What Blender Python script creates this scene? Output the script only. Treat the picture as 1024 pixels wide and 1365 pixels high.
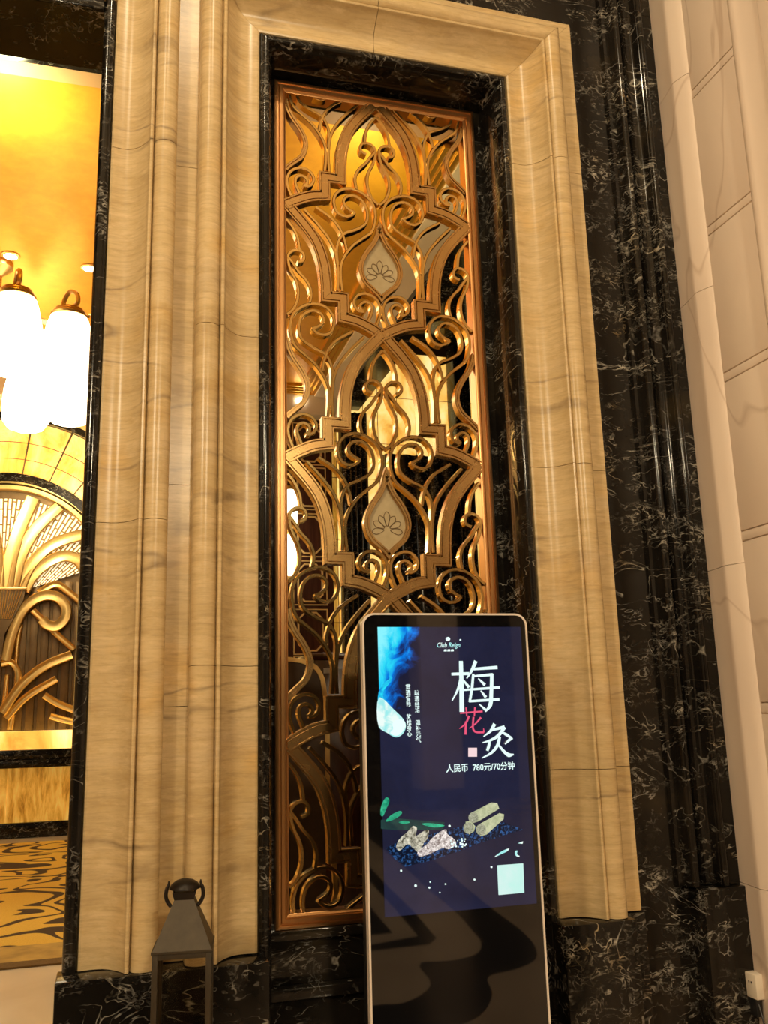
import bpy, bmesh, math, random
from mathutils import Vector, Matrix
random.seed(7)
for o in list(bpy.data.objects): bpy.data.objects.remove(o)
SC = bpy.context.scene
COL = SC.collection

# ------------------------------------------------------------------ camera
cam_d = bpy.data.cameras.new('camera'); cam = bpy.data.objects.new('camera', cam_d); COL.objects.link(cam)
cam_d.sensor_fit = 'HORIZONTAL'; cam_d.sensor_width = 36.0; cam_d.lens = 1220.0 / 1024.0 * 36.0
cam_d.clip_start = 0.05; cam_d.clip_end = 100
cam.matrix_world = Matrix(((0.9606, -0.03385, -0.27587, 0.0),
                           (-0.27662, -0.21281, -0.93712, -3.4),
                           (-0.02699, 0.97651, -0.21379, 1.54),
                           (0, 0, 0, 1)))
SC.camera = cam
# ------------------------------------------------------------------ world, lights, exposure
w = bpy.data.worlds.new('world'); SC.world = w; w.use_nodes = True
w.node_tree.nodes['Background'].inputs[0].default_value = (1.0, 0.8, 0.55, 1)
w.node_tree.nodes['Background'].inputs[1].default_value = 0.05
SC.view_settings.view_transform = 'Standard'; SC.view_settings.look = 'None'
SC.view_settings.exposure = 0.0; SC.view_settings.gamma = 1.0; SC.view_settings.use_curve_mapping = False

def lamp(name, kind, loc, energy, col, size=0.2, rot=(0, 0, 0), spot=None, blend=.5):
    d = bpy.data.lights.new(name, kind); d.energy = energy; d.color = col
    if kind == 'AREA': d.shape = 'DISK'; d.size = size
    else: d.shadow_soft_size = size
    if spot: d.spot_size = math.radians(spot); d.spot_blend = blend
    o = bpy.data.objects.new(name, d); COL.objects.link(o); o.location = loc; o.rotation_euler = rot
    return o
WARM = (1.0, 0.82, 0.54)
# lobby: hanging lamps behind the viewer and recessed ceiling downlights
lamp('lobby_pendant_light', 'POINT', (0.9, -6.6, 4.3), 420, WARM, .20)
lamp('lobby_pendant_light', 'POINT', (-2.8, -4.6, 4.4), 380, WARM, .20)
for (x, y) in ((0.4, -3.0), (-1.6, -3.6)):
    lamp('lobby_downlight', 'AREA', (x, y, 7.05), 55, WARM, .22)
for (x, y) in ((1.9, -3.6), (2.4, -5.8), (3.4, -8.0), (4.8, -10.6)):
    lamp('lobby_downlight', 'SPOT', (x, y, 7.05), 520, WARM, .10, (0, 0, 0), 62, .6)
# lounge: uplights washing the gold ceiling, added fill lights
lamp('cove_light', 'AREA', (-1.05, 3.66, 6.0), 38, (1.0, 0.96, 0.50), .4, (math.pi, 0, 0))
lamp('cove_light', 'AREA', (2.1, 4.0, 5.8), 10, (1.0, 0.94, 0.50), .5, (math.pi, 0, 0))
lamp('lounge_fill', 'POINT', (2.2, 6.5, 4.0), 40, (1.0, 0.78, 0.45), .25)  # free-standing fill for the room, no fitting here
lamp('lounge_floor_fill', 'SPOT', (-0.8, 2.5, 6.44), 420, (1.0, 0.84, 0.58), .10, (0, 0, 0), 60, .6)  # spot added to brighten the pale floor inside the doorway
lamp('niche_fill', 'POINT', (-1.3, 9.7, 4.7), 120, (1.0, 0.82, 0.45), .25)  # fill added to brighten the gilded relief

# ------------------------------------------------------------------ materials
def newmat(name):
    m = bpy.data.materials.new(name); m.use_nodes = True
    nt = m.node_tree; b = nt.nodes['Principled BSDF']
    return m, nt, b
def N(nt, t, **k):
    n = nt.nodes.new('ShaderNode' + t)
    for a, v in k.items(): setattr(n, a, v)
    return n
def coords(nt, scale=(1, 1, 1), rot=(0, 0, 0), loc=(0, 0, 0)):
    g = N(nt, 'NewGeometry'); mp = N(nt, 'Mapping')
    mp.inputs['Scale'].default_value = scale; mp.inputs['Rotation'].default_value = rot; mp.inputs['Location'].default_value = loc
    nt.links.new(g.outputs['Position'], mp.inputs['Vector']); return mp.outputs['Vector']
def noise(nt, vec, scale, detail=4, rough=.55, dist=0):
    n = N(nt, 'TexNoise'); n.inputs['Scale'].default_value = scale; n.inputs['Detail'].default_value = detail
    n.inputs['Roughness'].default_value = rough; n.inputs['Distortion'].default_value = dist
    nt.links.new(vec, n.inputs['Vector']); return n.outputs['Fac']
def ramp(nt, fac, stops):
    r = N(nt, 'ValToRGB'); e = r.color_ramp.elements
    while len(e) > 1: e.remove(e[-1])
    e[0].position = stops[0][0]; e[0].color = tuple(stops[0][1]) + (1,)
    for p, c in stops[1:]:
        x = e.new(p); x.color = tuple(c) + (1,)
    nt.links.new(fac, r.inputs['Fac']); return r.outputs['Color']
def mix(nt, fac, a, b, mode='MIX'):
    m = N(nt, 'Mix', data_type='RGBA', blend_type=mode)
    if isinstance(fac, (int, float)): m.inputs[0].default_value = fac
    else: nt.links.new(fac, m.inputs[0])
    for i, v in ((6, a), (7, b)):
        if isinstance(v, tuple): m.inputs[i].default_value = v + (1,) if len(v) == 3 else v
        else: nt.links.new(v, m.inputs[i])
    return m.outputs[2]
def math_(nt, op, a, b=None, clamp=False):
    m = N(nt, 'Math', operation=op, use_clamp=clamp)
    for i, v in enumerate((a, b)):
        if v is None: continue
        if isinstance(v, (int, float)): m.inputs[i].default_value = v
        else: nt.links.new(v, m.inputs[i])
    return m.outputs[0]
def mrange(nt, v, a, b, c=0.0, d=1.0):
    m = N(nt, 'MapRange'); nt.links.new(v, m.inputs[0])
    for i, x in enumerate((a, b, c, d)): m.inputs[i + 1].default_value = x
    return m.outputs[0]
def bump(nt, b, h, strength=.2, dist=.01):
    n = N(nt, 'Bump'); n.inputs['Strength'].default_value = strength; n.inputs['Distance'].default_value = dist
    nt.links.new(h, n.inputs['Height']); nt.links.new(n.outputs[0], b.inputs['Normal'])
def plain(name, col, rough=.5, metal=0.0, spec=.5, emit=None, es=0.0, coat=0.0, var=0.0, vs=20):
    m, nt, b = newmat(name)
    b.inputs['Roughness'].default_value = rough; b.inputs['Metallic'].default_value = metal
    b.inputs['Specular IOR Level'].default_value = spec; b.inputs['Coat Weight'].default_value = coat
    if var:
        f = noise(nt, coords(nt), vs, 5, .6)
        c = ramp(nt, f, [(.25, tuple(x * (1 - var) for x in col)), (.75, tuple(min(1, x * (1 + var)) for x in col))])
        nt.links.new(c, b.inputs['Base Color'])
    else: b.inputs['Base Color'].default_value = tuple(col) + (1,)
    if emit: b.inputs['Emission Color'].default_value = tuple(emit) + (1,); b.inputs['Emission Strength'].default_value = es
    return m

def beige_marble():
    m, nt, b = newmat('beige_marble')
    warp = noise(nt, coords(nt, (1.2, 1.2, .8)), 1.3, 3)
    mp = coords(nt, (.55, .55, 5.0))
    add = N(nt, 'VectorMath', operation='ADD'); nt.links.new(mp, add.inputs[0])
    cmb = N(nt, 'CombineXYZ'); nt.links.new(math_(nt, 'MULTIPLY', warp, 1.6), cmb.inputs[2]); nt.links.new(cmb.outputs[0], add.inputs[1])
    bands = noise(nt, add.outputs[0], 1.1, 6, .62, .4)
    c = ramp(nt, bands, [(.25, (.46, .33, .16)), (.42, (.58, .43, .22)), (.56, (.66, .50, .27)), (.75, (.58, .44, .26))])
    pat = noise(nt, coords(nt, (1, 1, 1.4), loc=(3, 1, 7)), 2.2, 3)
    c = mix(nt, mrange(nt, pat, .56, .72, 0, .6), c, (.66, .40, .11))
    pat2 = noise(nt, coords(nt, (1, 1, 1.4), loc=(9, 5, 2)), 1.8, 3)
    c = mix(nt, mrange(nt, pat2, .56, .74, 0, .4), c, (.52, .41, .29))
    fine = noise(nt, coords(nt, (4, 4, 52)), 1.6, 6, .75)
    mot = noise(nt, coords(nt, (6, 6, 14)), 2.4, 5, .7)
    c = mix(nt, mrange(nt, mot, .50, .68, 0, .45), c, (.50, .34, .14))
    mot2 = noise(nt, coords(nt, (5, 5, 16), loc=(4, 8, 1)), 2.0, 5, .7)
    c = mix(nt, mrange(nt, mot2, .52, .70, 0, .45), c, (.80, .62, .36))
    c = mix(nt, mrange(nt, fine, .46, .68, 0, .42), c, (.33, .22, .11))
    # thin near-horizontal veins
    s2 = N(nt, 'VectorMath', operation='ADD'); nt.links.new(coords(nt, (.35, .35, 2.2)), s2.inputs[0])
    c2 = N(nt, 'CombineXYZ'); nt.links.new(math_(nt, 'MULTIPLY', noise(nt, coords(nt), 2.0, 4), .22), c2.inputs[2]); nt.links.new(c2.outputs[0], s2.inputs[1])
    vn = noise(nt, s2.outputs[0], 1.1, 2, .5)
    line = mrange(nt, math_(nt, 'ABSOLUTE', math_(nt, 'SUBTRACT', vn, .47)), 0, .010, 1, 0)
    line = math_(nt, 'MULTIPLY', line, mrange(nt, noise(nt, coords(nt, loc=(2, 2, 2)), 4.0, 4), .42, .62, 0, .6))
    c = mix(nt, line, c, (.15, .10, .06))
    nt.links.new(c, b.inputs['Base Color'])
    b.inputs['Roughness'].default_value = .27; b.inputs['Specular IOR Level'].default_value = .40
    bump(nt, b, fine, .04, .002)
    return m
def black_marble():
    m, nt, b = newmat('black_marble')
    v = coords(nt, (1, 1, .9), (0.3, .5, .2))
    def veins(sc, wid, lo, amt, seed, st=2.0, rot=(.25, .35, .2)):
        base = coords(nt, (1, 1, st), rot, (seed, seed * .7, seed * 1.3))
        n = noise(nt, base, sc, 3.5, .62, 1.1)
        l = mrange(nt, math_(nt, 'ABSOLUTE', math_(nt, 'SUBTRACT', n, .5)), 0, wid, 1, 0)
        msk = mrange(nt, noise(nt, coords(nt, (1, 1, 1.6), loc=(seed, 3, seed)), 3.4, 5, .65), lo, lo + .13, 0, amt)
        brk = mrange(nt, noise(nt, coords(nt, loc=(1, seed, 2)), 22.0, 3, .6), .42, .60, .1, 1)
        return math_(nt, 'MULTIPLY', math_(nt, 'MULTIPLY', l, msk), brk)
    a1 = veins(2.6, .010, .46, 1.0, 1.7); a2 = veins(6.5, .018, .51, .85, 5.1, 1.6, (.5, -.4, .3)); a3 = veins(13, .040, .51, .9, 8.3, 1.8)
    f = math_(nt, 'ADD', math_(nt, 'ADD', a1, a2), a3, True)
    base = ramp(nt, noise(nt, v, 3.5, 5), [(.3, (.004, .0035, .003)), (.6, (.012, .010, .008)), (.75, (.03, .022, .012))])
    vc = ramp(nt, noise(nt, v, 6.0, 2), [(.35, (.30, .29, .27)), (.6, (.48, .45, .38)), (.75, (.42, .30, .14))])
    nt.links.new(mix(nt, f, base, vc), b.inputs['Base Color'])
    b.inputs['Roughness'].default_value = .12; b.inputs['Specular IOR Level'].default_value = .30
    return m
def cream_stone():
    m, nt, b = newmat('cream_stone')
    f = noise(nt, coords(nt, (1, 1, .5), (.5, .2, .1)), 1.6, 4, .5, .6)
    c = ramp(nt, f, [(.25, (.74, .61, .51)), (.5, (.82, .69, .58)), (.75, (.87, .75, .63))])
    vn = noise(nt, coords(nt, (1, 1, .6), (.4, .3, .7)), 1.1, 3, .5, .8)
    line = mrange(nt, math_(nt, 'ABSOLUTE', math_(nt, 'SUBTRACT', vn, .5)), 0, .01, .35, 0)
    nt.links.new(mix(nt, line, c, (.40, .26, .17)), b.inputs['Base Color'])
    b.inputs['Roughness'].default_value = .42
    return m
def brass(name, col, rough):
    m, nt, b = newmat(name)
    f = noise(nt, coords(nt, (40, 40, 4)), 3.0, 3)
    nt.links.new(ramp(nt, f, [(.3, tuple(x * .95 for x in col)), (.7, col)]), b.inputs['Base Color'])
    b.inputs['Metallic'].default_value = 1.0
    nt.links.new(mrange(nt, noise(nt, coords(nt), 14.0, 3), 0.3, .7, rough * .92, rough * 1.1), b.inputs['Roughness'])
    return m
def onyx(name, es, sc=1.5):
    m, nt, b = newmat(name)
    f = noise(nt, coords(nt, (1, 1, .7), (.3, .2, .5)), sc, 6, .6, 1.2)
    c = ramp(nt, f, [(.25, (.45, .14, .01)), (.42, (.80, .42, .07)), (.56, (.95, .66, .20)), (.75, (1.0, .82, .42))])
    nt.links.new(c, b.inputs['Base Color']); nt.links.new(c, b.inputs['Emission Color'])
    b.inputs['Emission Strength'].default_value = es; b.inputs['Roughness'].default_value = .15
    return m
def gold_leaf():
    m, nt, b = newmat('gold_leaf')
    f = noise(nt, coords(nt, (3, 3, 1)), 2.0, 5, .65, .4)
    c = ramp(nt, f, [(.25, (.72, .32, .014)), (.55, (.80, .37, .018)), (.8, (.86, .42, .026))])
    nt.links.new(c, b.inputs['Base Color'])
    b.inputs['Metallic'].default_value = .55; b.inputs['Roughness'].default_value = .42
    bump(nt, b, noise(nt, coords(nt), 9.0, 4), .08, .006)
    return m
def onyx_dado():
    m, nt, b = newmat('onyx_dado')
    f = noise(nt, coords(nt, (5, 5, .8)), 2.2, 6, .65, .5)
    c = ramp(nt, f, [(.28, (.20, .07, .005)), (.45, (.55, .26, .03)), (.62, (.78, .45, .08)), (.78, (.9, .62, .2))])
    nt.links.new(c, b.inputs['Base Color']); nt.links.new(c, b.inputs['Emission Color'])
    b.inputs['Emission Strength'].default_value = .55; b.inputs['Roughness'].default_value = .2
    return m
def carpet():
    m, nt, b = newmat('patterned_carpet')
    wv = noise(nt, coords(nt, (.50, .62, 1)), 1.7, 1, .4, 1.3)
    d = math_(nt, 'ABSOLUTE', math_(nt, 'SUBTRACT', math_(nt, 'FRACT', math_(nt, 'MULTIPLY', wv, 6.0)), .5))
    k = mrange(nt, d, .33, .36, 0, 1)
    pile = noise(nt, coords(nt), 90, 3)
    g = ramp(nt, pile, [(.3, (.70, .42, .05)), (.7, (.88, .58, .09))])
    nt.links.new(mix(nt, k, g, (.06, .03, .012)), b.inputs['Base Color']); b.inputs['Roughness'].default_value = .9
    bump(nt, b, pile, .3, .004)
    return m
def lobby_floor():
    m, nt, b = newmat('inlaid_floor')
    lt = ramp(nt, noise(nt, coords(nt), 1.5, 5), [(.3, (.40, .30, .22)), (.7, (.52, .41, .31))])
    nt.links.new(lt, b.inputs['Base Color']); b.inputs['Roughness'].default_value = .15
    return m
def pale_floor():
    m, nt, b = newmat('pale_stone_floor')
    f = noise(nt, coords(nt), 1.3, 5, .5, .8)
    nt.links.new(ramp(nt, f, [(.3, (.74, .60, .42)), (.7, (.86, .73, .54))]), b.inputs['Base Color']); b.inputs['Roughness'].default_value = .12
    return m
def wood_dark():
    m, nt, b = newmat('dark_wood')
    f = noise(nt, coords(nt, (14, 14, 1)), 2.0, 5, .6, .6)
    nt.links.new(ramp(nt, f, [(.3, (.030, .010, .006)), (.7, (.075, .026, .014))]), b.inputs['Base Color']); b.inputs['Roughness'].default_value = .25
    return m
M = dict(beige=beige_marble(), black=black_marble(), cream=cream_stone(),
         bronze=brass('bronze_frame', (.60, .32, .13), .30), strap=brass('bronze_strap', (.52, .32, .125), .26),
         brass=brass('polished_brass', (.72, .47, .17), .16), relief=brass('gilded_relief', (.85, .58, .22), .36),
         onyx=onyx('backlit_onyx', 1.15), onyx2=onyx('backlit_onyx_sill', 1.5, .9), dado=onyx_dado(), gold=gold_leaf(),
         goldtrim=brass('gold_moulding', (.85, .52, .10), .35), carpet=carpet(), lfloor=lobby_floor(), pfloor=pale_floor(), wood=wood_dark(),
         plaster=plain('cream_plaster', (.72, .58, .40), .7, var=.05, vs=3), rail=plain('peach_plaster', (.56, .30, .13), .5, var=.05, vs=4),  # second one: even peach plaster of the ceiling border
         lanternm=plain('dark_bronze_metal', (.055, .042, .026), .48, .5, var=.2, vs=25),
         blackmetal=plain('blackened_iron', (.018, .013, .010), .4, .6, var=.2, vs=30),
         silver=plain('champagne_trim', (.86, .78, .72), .3, .25, var=.04, vs=30), plastic=plain('black_plastic', (.012, .012, .013), .35, var=.1, vs=30),
         glassblk=plain('black_glass', (.004, .004, .005), .03, 0, .75, var=.05, vs=5),
         socket=plain('white_plastic', (.78, .70, .58), .4, var=.03, vs=20),
         shade=plain('lit_frosted_glass', (.95, .9, .8), .4, emit=(1.0, .86, .60), es=3.2, var=.03, vs=12),
         bulb=plain('downlight_lens', (1, .95, .85), .4, emit=(1.0, .88, .66), es=14.0, var=.02, vs=12),
         fanlight=None, leather=plain('brown_leather', (.06, .035, .018), .4, var=.2, vs=30),
         label=plain('white_tag', (.8, .75, .7), .5, var=.05, vs=30), amber=plain('brown_bronze_back', (.16, .10, .045), .45, .5, var=.3, vs=6),
         goldpile=plain('gold_pile', (.50, .32, .08), .9, var=.35, vs=5), goldpaint=plain('gilt_trim', (.78, .52, .20), .35, .3, var=.1, vs=20), carpet_border=plain('brown_carpet_border', (.16, .085, .02), .9, var=.3, vs=60), black_inlay=plain('black_stone_inlay', (.010, .009, .009), .15, var=.3, vs=3), black_gap=plain('dark_joint', (.08, .05, .03), .8, var=.1, vs=20))
def frosted():
    m, nt, b = newmat('frosted_medallion_glass')
    f = noise(nt, coords(nt), 20, 4)
    nt.links.new(ramp(nt, f, [(.3, (.50, .40, .22)), (.7, (.60, .50, .30))]), b.inputs['Base Color'])
    b.inputs['Roughness'].default_value = .35; b.inputs['Transmission Weight'].default_value = .25
    return m
M['frost'] = frosted()
def clear_glass():
    m, nt, b = newmat('lantern_glass')
    f = noise(nt, coords(nt), 6, 2)
    nt.links.new(ramp(nt, f, [(.3, (.80, .76, .66)), (.7, (.86, .82, .72))]), b.inputs['Base Color'])
    b.inputs['Roughness'].default_value = .02; b.inputs['Transmission Weight'].default_value = 1.0; b.inputs['IOR'].default_value = 1.1
    return m
M['glass'] = clear_glass()
def fan_light():
    m, nt, b = newmat('backlit_lattice_glass')
    br = N(nt, 'TexBrick'); mp = coords(nt, (1, 1, 1)); s = N(nt, 'SeparateXYZ'); nt.links.new(mp, s.inputs[0])
    cx = math_(nt, 'ADD', s.outputs[0], 1.65); cz = math_(nt, 'SUBTRACT', s.outputs[2], 2.9)
    ang = math_(nt, 'ARCTAN2', cx, cz); r = math_(nt, 'SQRT', math_(nt, 'ADD', math_(nt, 'MULTIPLY', cx, cx), math_(nt, 'MULTIPLY', cz, cz)))
    cb = N(nt, 'CombineXYZ'); nt.links.new(r, cb.inputs[0]); nt.links.new(math_(nt, 'MULTIPLY', ang, 1.6), cb.inputs[1])
    nt.links.new(cb.outputs[0], br.inputs['Vector'])
    br.inputs['Color1'].default_value = (1, .90, .62, 1); br.inputs['Color2'].default_value = (1, .85, .52, 1); br.inputs['Mortar'].default_value = (.16, .08, .01, 1)
    br.inputs['Scale'].default_value = 4.2; br.inputs['Mortar Size'].default_value = .05; br.inputs['Brick Width'].default_value = 1.0; br.inputs['Row Height'].default_value = .22
    nt.links.new(br.outputs['Color'], b.inputs['Base Color']); nt.links.new(br.outputs['Color'], b.inputs['Emission Color'])
    b.inputs['Emission Strength'].default_value = .9
    return m
M['fanlight'] = fan_light()
def screen_mat(name, col, es, col2=None, sc=20, lo=.35, hi=.65):
    m, nt, b = newmat(name)
    b.inputs['Base Color'].default_value = (.004, .004, .006, 1); b.inputs['Roughness'].default_value = .03
    if col2 is None: b.inputs['Emission Color'].default_value = tuple(col) + (1,)
    else:
        f = noise(nt, coords(nt), sc, 4, .6, .5)
        nt.links.new(ramp(nt, f, [(lo, col), (hi, col2)]), b.inputs['Emission Color'])
    b.inputs['Emission Strength'].default_value = es
    return m

# ------------------------------------------------------------------ mesh helpers
ORG = {}
def finish(bm, ang=32):
    bmesh.ops.recalc_face_normals(bm, faces=bm.faces)
    ca = math.radians(ang)
    for f in bm.faces: f.smooth = True
    for e in bm.edges:
        e.smooth = not (len(e.link_faces) != 2 or e.calc_face_angle(0) > ca)
def obj(name, bm, mat, parent=None, org=None, label=None):
    finish(bm)
    if parent is not None: org = ORG[parent.name]
    org = Vector(org or (0, 0, 0))
    bmesh.ops.translate(bm, verts=bm.verts, vec=-org)
    me = bpy.data.meshes.new(name); bm.to_mesh(me); bm.free()
    me.materials.append(M[mat] if isinstance(mat, str) else mat)
    o = bpy.data.objects.new(name, me); COL.objects.link(o)
    ORG[o.name] = org
    if parent is not None: o.parent = parent
    else: o.location = org
    if label: o['label'] = label
    return o
def thing(name, loc, label, cat, group=None, kind=None):
    o = bpy.data.objects.new(name, None); COL.objects.link(o); o.location = loc; ORG[o.name] = Vector(loc)
    o.empty_display_size = .1
    return tag(o, label, cat, group, kind)
def tag(o, label, cat, group=None, kind=None):
    o['label'] = label
    if cat: o['category'] = cat
    if group: o['group'] = group
    if kind: o['kind'] = kind
    return o
def B(): return bmesh.new()
def box(bm, x0, x1, y0, y1, z0, z1, bev=0.0):
    b2 = bmesh.new() if bev else bm
    v = [b2.verts.new((x, y, z)) for x in (x0, x1) for y in (y0, y1) for z in (z0, z1)]
    for q in ((0, 1, 3, 2), (4, 6, 7, 5), (0, 4, 5, 1), (2, 3, 7, 6), (0, 2, 6, 4), (1, 5, 7, 3)): b2.faces.new([v[i] for i in q])
    if bev:
        bmesh.ops.recalc_face_normals(b2, faces=b2.faces)
        bmesh.ops.bevel(b2, geom=list(b2.edges), offset=bev, segments=2, affect='EDGES', profile=.5)
        merge(bm, b2)
    return bm
def merge(bm, b2):
    me = bpy.data.meshes.new('tmp'); b2.to_mesh(me); b2.free(); bm.from_mesh(me); bpy.data.meshes.remove(me)
def prism(bm, prof, fa, fb):
    """closed profile; fa / fb map a profile point to the 3D start / end ring"""
    a = [bm.verts.new(fa(p)) for p in prof]; b = [bm.verts.new(fb(p)) for p in prof]; n = len(prof)
    for i in range(n): bm.faces.new((a[i], a[(i + 1) % n], b[(i + 1) % n], b[i]))
    for ring in (a[::-1], b):
        f = bm.faces.new(ring); f.normal_update(); bmesh.ops.triangulate(bm, faces=[f], ngon_method='EAR_CLIP')
    return bm
def tube(bm, pts, r, n=8, caps=True):
    rings = []; pts = [Vector(p) for p in pts]
    rr = r if isinstance(r, (list, tuple)) else [r] * len(pts)
    up = None
    for i, p in enumerate(pts):
        t = (pts[min(i + 1, len(pts) - 1)] - pts[max(i - 1, 0)]).normalized()
        if up is None: up = Vector((0, 0, 1)) if abs(t.z) < .9 else Vector((1, 0, 0))
        s = t.cross(up).normalized(); up = s.cross(t).normalized()
        rings.append([bm.verts.new(p + (s * math.cos(a) + up * math.sin(a)) * rr[i]) for a in [2 * math.pi * k / n for k in range(n)]])
    for a, b in zip(rings, rings[1:]):
        for k in range(n): bm.faces.new((a[k], a[(k + 1) % n], b[(k + 1) % n], b[k]))
    if caps: bm.faces.new(rings[0][::-1]); bm.faces.new(rings[-1])
    return bm
def lathe(bm, prof, cx, cy, n=24, flute=0.0):
    rings = []
    for r, z in prof:
        rings.append([bm.verts.new((cx + (r * (1 + flute * math.cos(a * 12))) * math.cos(a), cy + (r * (1 + flute * math.cos(a * 12))) * math.sin(a), z)) for a in [2 * math.pi * k / n for k in range(n)]])
    for a, b in zip(rings, rings[1:]):
        for k in range(n): bm.faces.new((a[k], a[(k + 1) % n], b[(k + 1) % n], b[k]))
    bm.faces.new(rings[0][::-1]); bm.faces.new(rings[-1])
    return bm
def catmull(P, n=8, closed=False):
    P = [Vector(p) for p in P]; out = []; L = len(P)
    rng = range(L) if closed else range(L - 1)
    for i in rng:
        if closed: p0, p1, p2, p3 = P[(i - 1) % L], P[i], P[(i + 1) % L], P[(i + 2) % L]
        else:
            p1, p2 = P[i], P[i + 1]; p0 = P[i - 1] if i else p1 * 2 - p2; p3 = P[i + 2] if i + 2 < L else p2 * 2 - p1
        def kn(a, b): return max((a - b).length, 1e-6) ** .5
        t0 = 0; t1 = t0 + kn(p0, p1); t2 = t1 + kn(p1, p2); t3 = t2 + kn(p2, p3)
        for k in range(n):
            t = t1 + (t2 - t1) * k / n
            A1 = p0 * ((t1 - t) / (t1 - t0)) + p1 * ((t - t0) / (t1 - t0)); A2 = p1 * ((t2 - t) / (t2 - t1)) + p2 * ((t - t1) / (t2 - t1)); A3 = p2 * ((t3 - t) / (t3 - t2)) + p3 * ((t - t2) / (t3 - t2))
            B1 = A1 * ((t2 - t) / (t2 - t0)) + A2 * ((t - t0) / (t2 - t0)); B2 = A2 * ((t3 - t) / (t3 - t1)) + A3 * ((t - t1) / (t3 - t1))
            out.append(B1 * ((t2 - t) / (t2 - t1)) + B2 * ((t - t1) / (t2 - t1)))
    if not closed: out.append(P[-1])
    return out
def sweep(bm, pts, prof, y0, closed=False, wid=None):
    """sweep a profile of (across, depth) along a polyline in the XZ plane; depth grows with +Y; mitred"""
    P = [Vector((p[0], p[1])) for p in pts]; n = len(P); rings = []
    for i in range(n):
        a = P[i - 1] if (i or closed) else None; c = P[(i + 1) % n] if (i < n - 1 or closed) else None
        d1 = (P[i] - a).normalized() if a is not None else None; d2 = (c - P[i]).normalized() if c is not None else None
        if d1 is None: d1 = d2
        if d2 is None: d2 = d1
        n1 = Vector((-d1.y, d1.x)); n2 = Vector((-d2.y, d2.x)); m = n1 + n2
        if m.length < 1e-4: m = n1.copy()
        m.normalize(); k = 1.0 / max(m.dot(n1), .35)
        s = wid[i] if wid else 1.0
        rings.append([bm.verts.new((P[i].x + m.x * k * w * s, y0 + d, P[i].y + m.y * k * w * s)) for w, d in prof])
    q = len(prof)
    for i in range(n if closed else n - 1):
        a, b = rings[i], rings[(i + 1) % n]
        for j in range(q): bm.faces.new((a[j], a[(j + 1) % q], b[(j + 1) % q], b[j]))
    if not closed:
        for r in (rings[0][::-1], rings[-1]):
            f = bm.faces.new(r); f.normal_update(); bmesh.ops.triangulate(bm, faces=[f], ngon_method='EAR_CLIP')
    return bm

GLYPH = {'mei': [([(0.01, 1.6637), (0.0747, 1.6648)], [0.0078, 0.0084]), ([(0.0471, 1.7087), (0.0452, 1.6217), (0.0424, 1.534)], [0.0116, 0.0129, 0.0142]), ([(0.0452, 1.6523), (0.0315, 1.6117), (0.0077, 1.5724)], [0.0084, 0.0071, 0.0026]), ([(0.0532, 1.6419), (0.073, 1.6171)], [0.0045, 0.0091]), ([(0.103, 1.7081), (0.0864, 1.6756), (0.0657, 1.6479)], [0.011, 0.0084, 0.0032]), ([(0.0941, 1.68), (0.1838, 1.6847)], [0.0071, 0.0097]), ([(0.0913, 1.6636), (0.0831, 1.6108), (0.0727, 1.5669)], [0.0071, 0.0078, 0.0071]), ([(0.089, 1.655), (0.1642, 1.6601)], [0.0058, 0.0084]), ([(0.1614, 1.6636), (0.1559, 1.5991), (0.149, 1.5549), (0.1302, 1.5324)], [0.0097, 0.011, 0.0116, 0.0032]), ([(0.1348, 1.535), (0.1082, 1.5586)], [0.0084, 0.0026]), ([(0.0707, 1.5696), (0.1849, 1.5739)], [0.0065, 0.0078]), ([(0.0541, 1.6086), (0.1888, 1.6149)], [0.0058, 0.0078]), ([(0.1091, 1.6472), (0.1329, 1.6242)], [0.0032, 0.0091]), ([(0.1162, 1.605), (0.1344, 1.5818)], [0.0032, 0.0091])], 'hua': [([(0.0357, 1.5301), (0.1191, 1.534)], [0.0039, 0.0052]), ([(0.0586, 1.5487), (0.06, 1.5184)], [0.0045, 0.0032]), ([(0.0918, 1.5489), (0.0876, 1.5177)], [0.0052, 0.0032]), ([(0.0682, 1.5199), (0.0545, 1.4951), (0.0307, 1.4782)], [0.0058, 0.0052, 0.0019]), ([(0.0555, 1.5018), (0.0519, 1.4575)], [0.0052, 0.0065]), ([(0.1121, 1.5136), (0.0919, 1.494), (0.0672, 1.478)], [0.0058, 0.0039, 0.0019]), ([(0.0842, 1.5161), (0.081, 1.476), (0.0886, 1.4657), (0.1205, 1.4627)], [0.0052, 0.0052, 0.0052, 0.0052]), ([(0.1205, 1.4627), (0.1198, 1.4764)], [0.0045, 0.0016])], 'jiu': [([(0.1621, 1.4903), (0.1459, 1.4672), (0.1183, 1.4487)], [0.0103, 0.0078, 0.0026]), ([(0.1517, 1.4698), (0.1988, 1.4784)], [0.0058, 0.0097]), ([(0.1996, 1.4784), (0.1748, 1.4512), (0.1442, 1.4355), (0.1135, 1.4282)], [0.0103, 0.0091, 0.0065, 0.0026]), ([(0.1812, 1.4645), (0.2048, 1.4519), (0.2246, 1.4385)], [0.0045, 0.0084, 0.0052]), ([(0.1404, 1.434), (0.1365, 1.4174), (0.1293, 1.4004)], [0.0045, 0.0084, 0.0078]), ([(0.2248, 1.4418), (0.211, 1.4315), (0.1972, 1.4203)], [0.0097, 0.0071, 0.0032]), ([(0.1782, 1.4461), (0.17, 1.4196), (0.1455, 1.3938), (0.1085, 1.3767)], [0.0084, 0.0091, 0.0071, 0.0026]), ([(0.1694, 1.4229), (0.1938, 1.3937), (0.2099, 1.383), (0.2276, 1.3847)], [0.0052, 0.0084, 0.0116, 0.0032])]}
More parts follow.
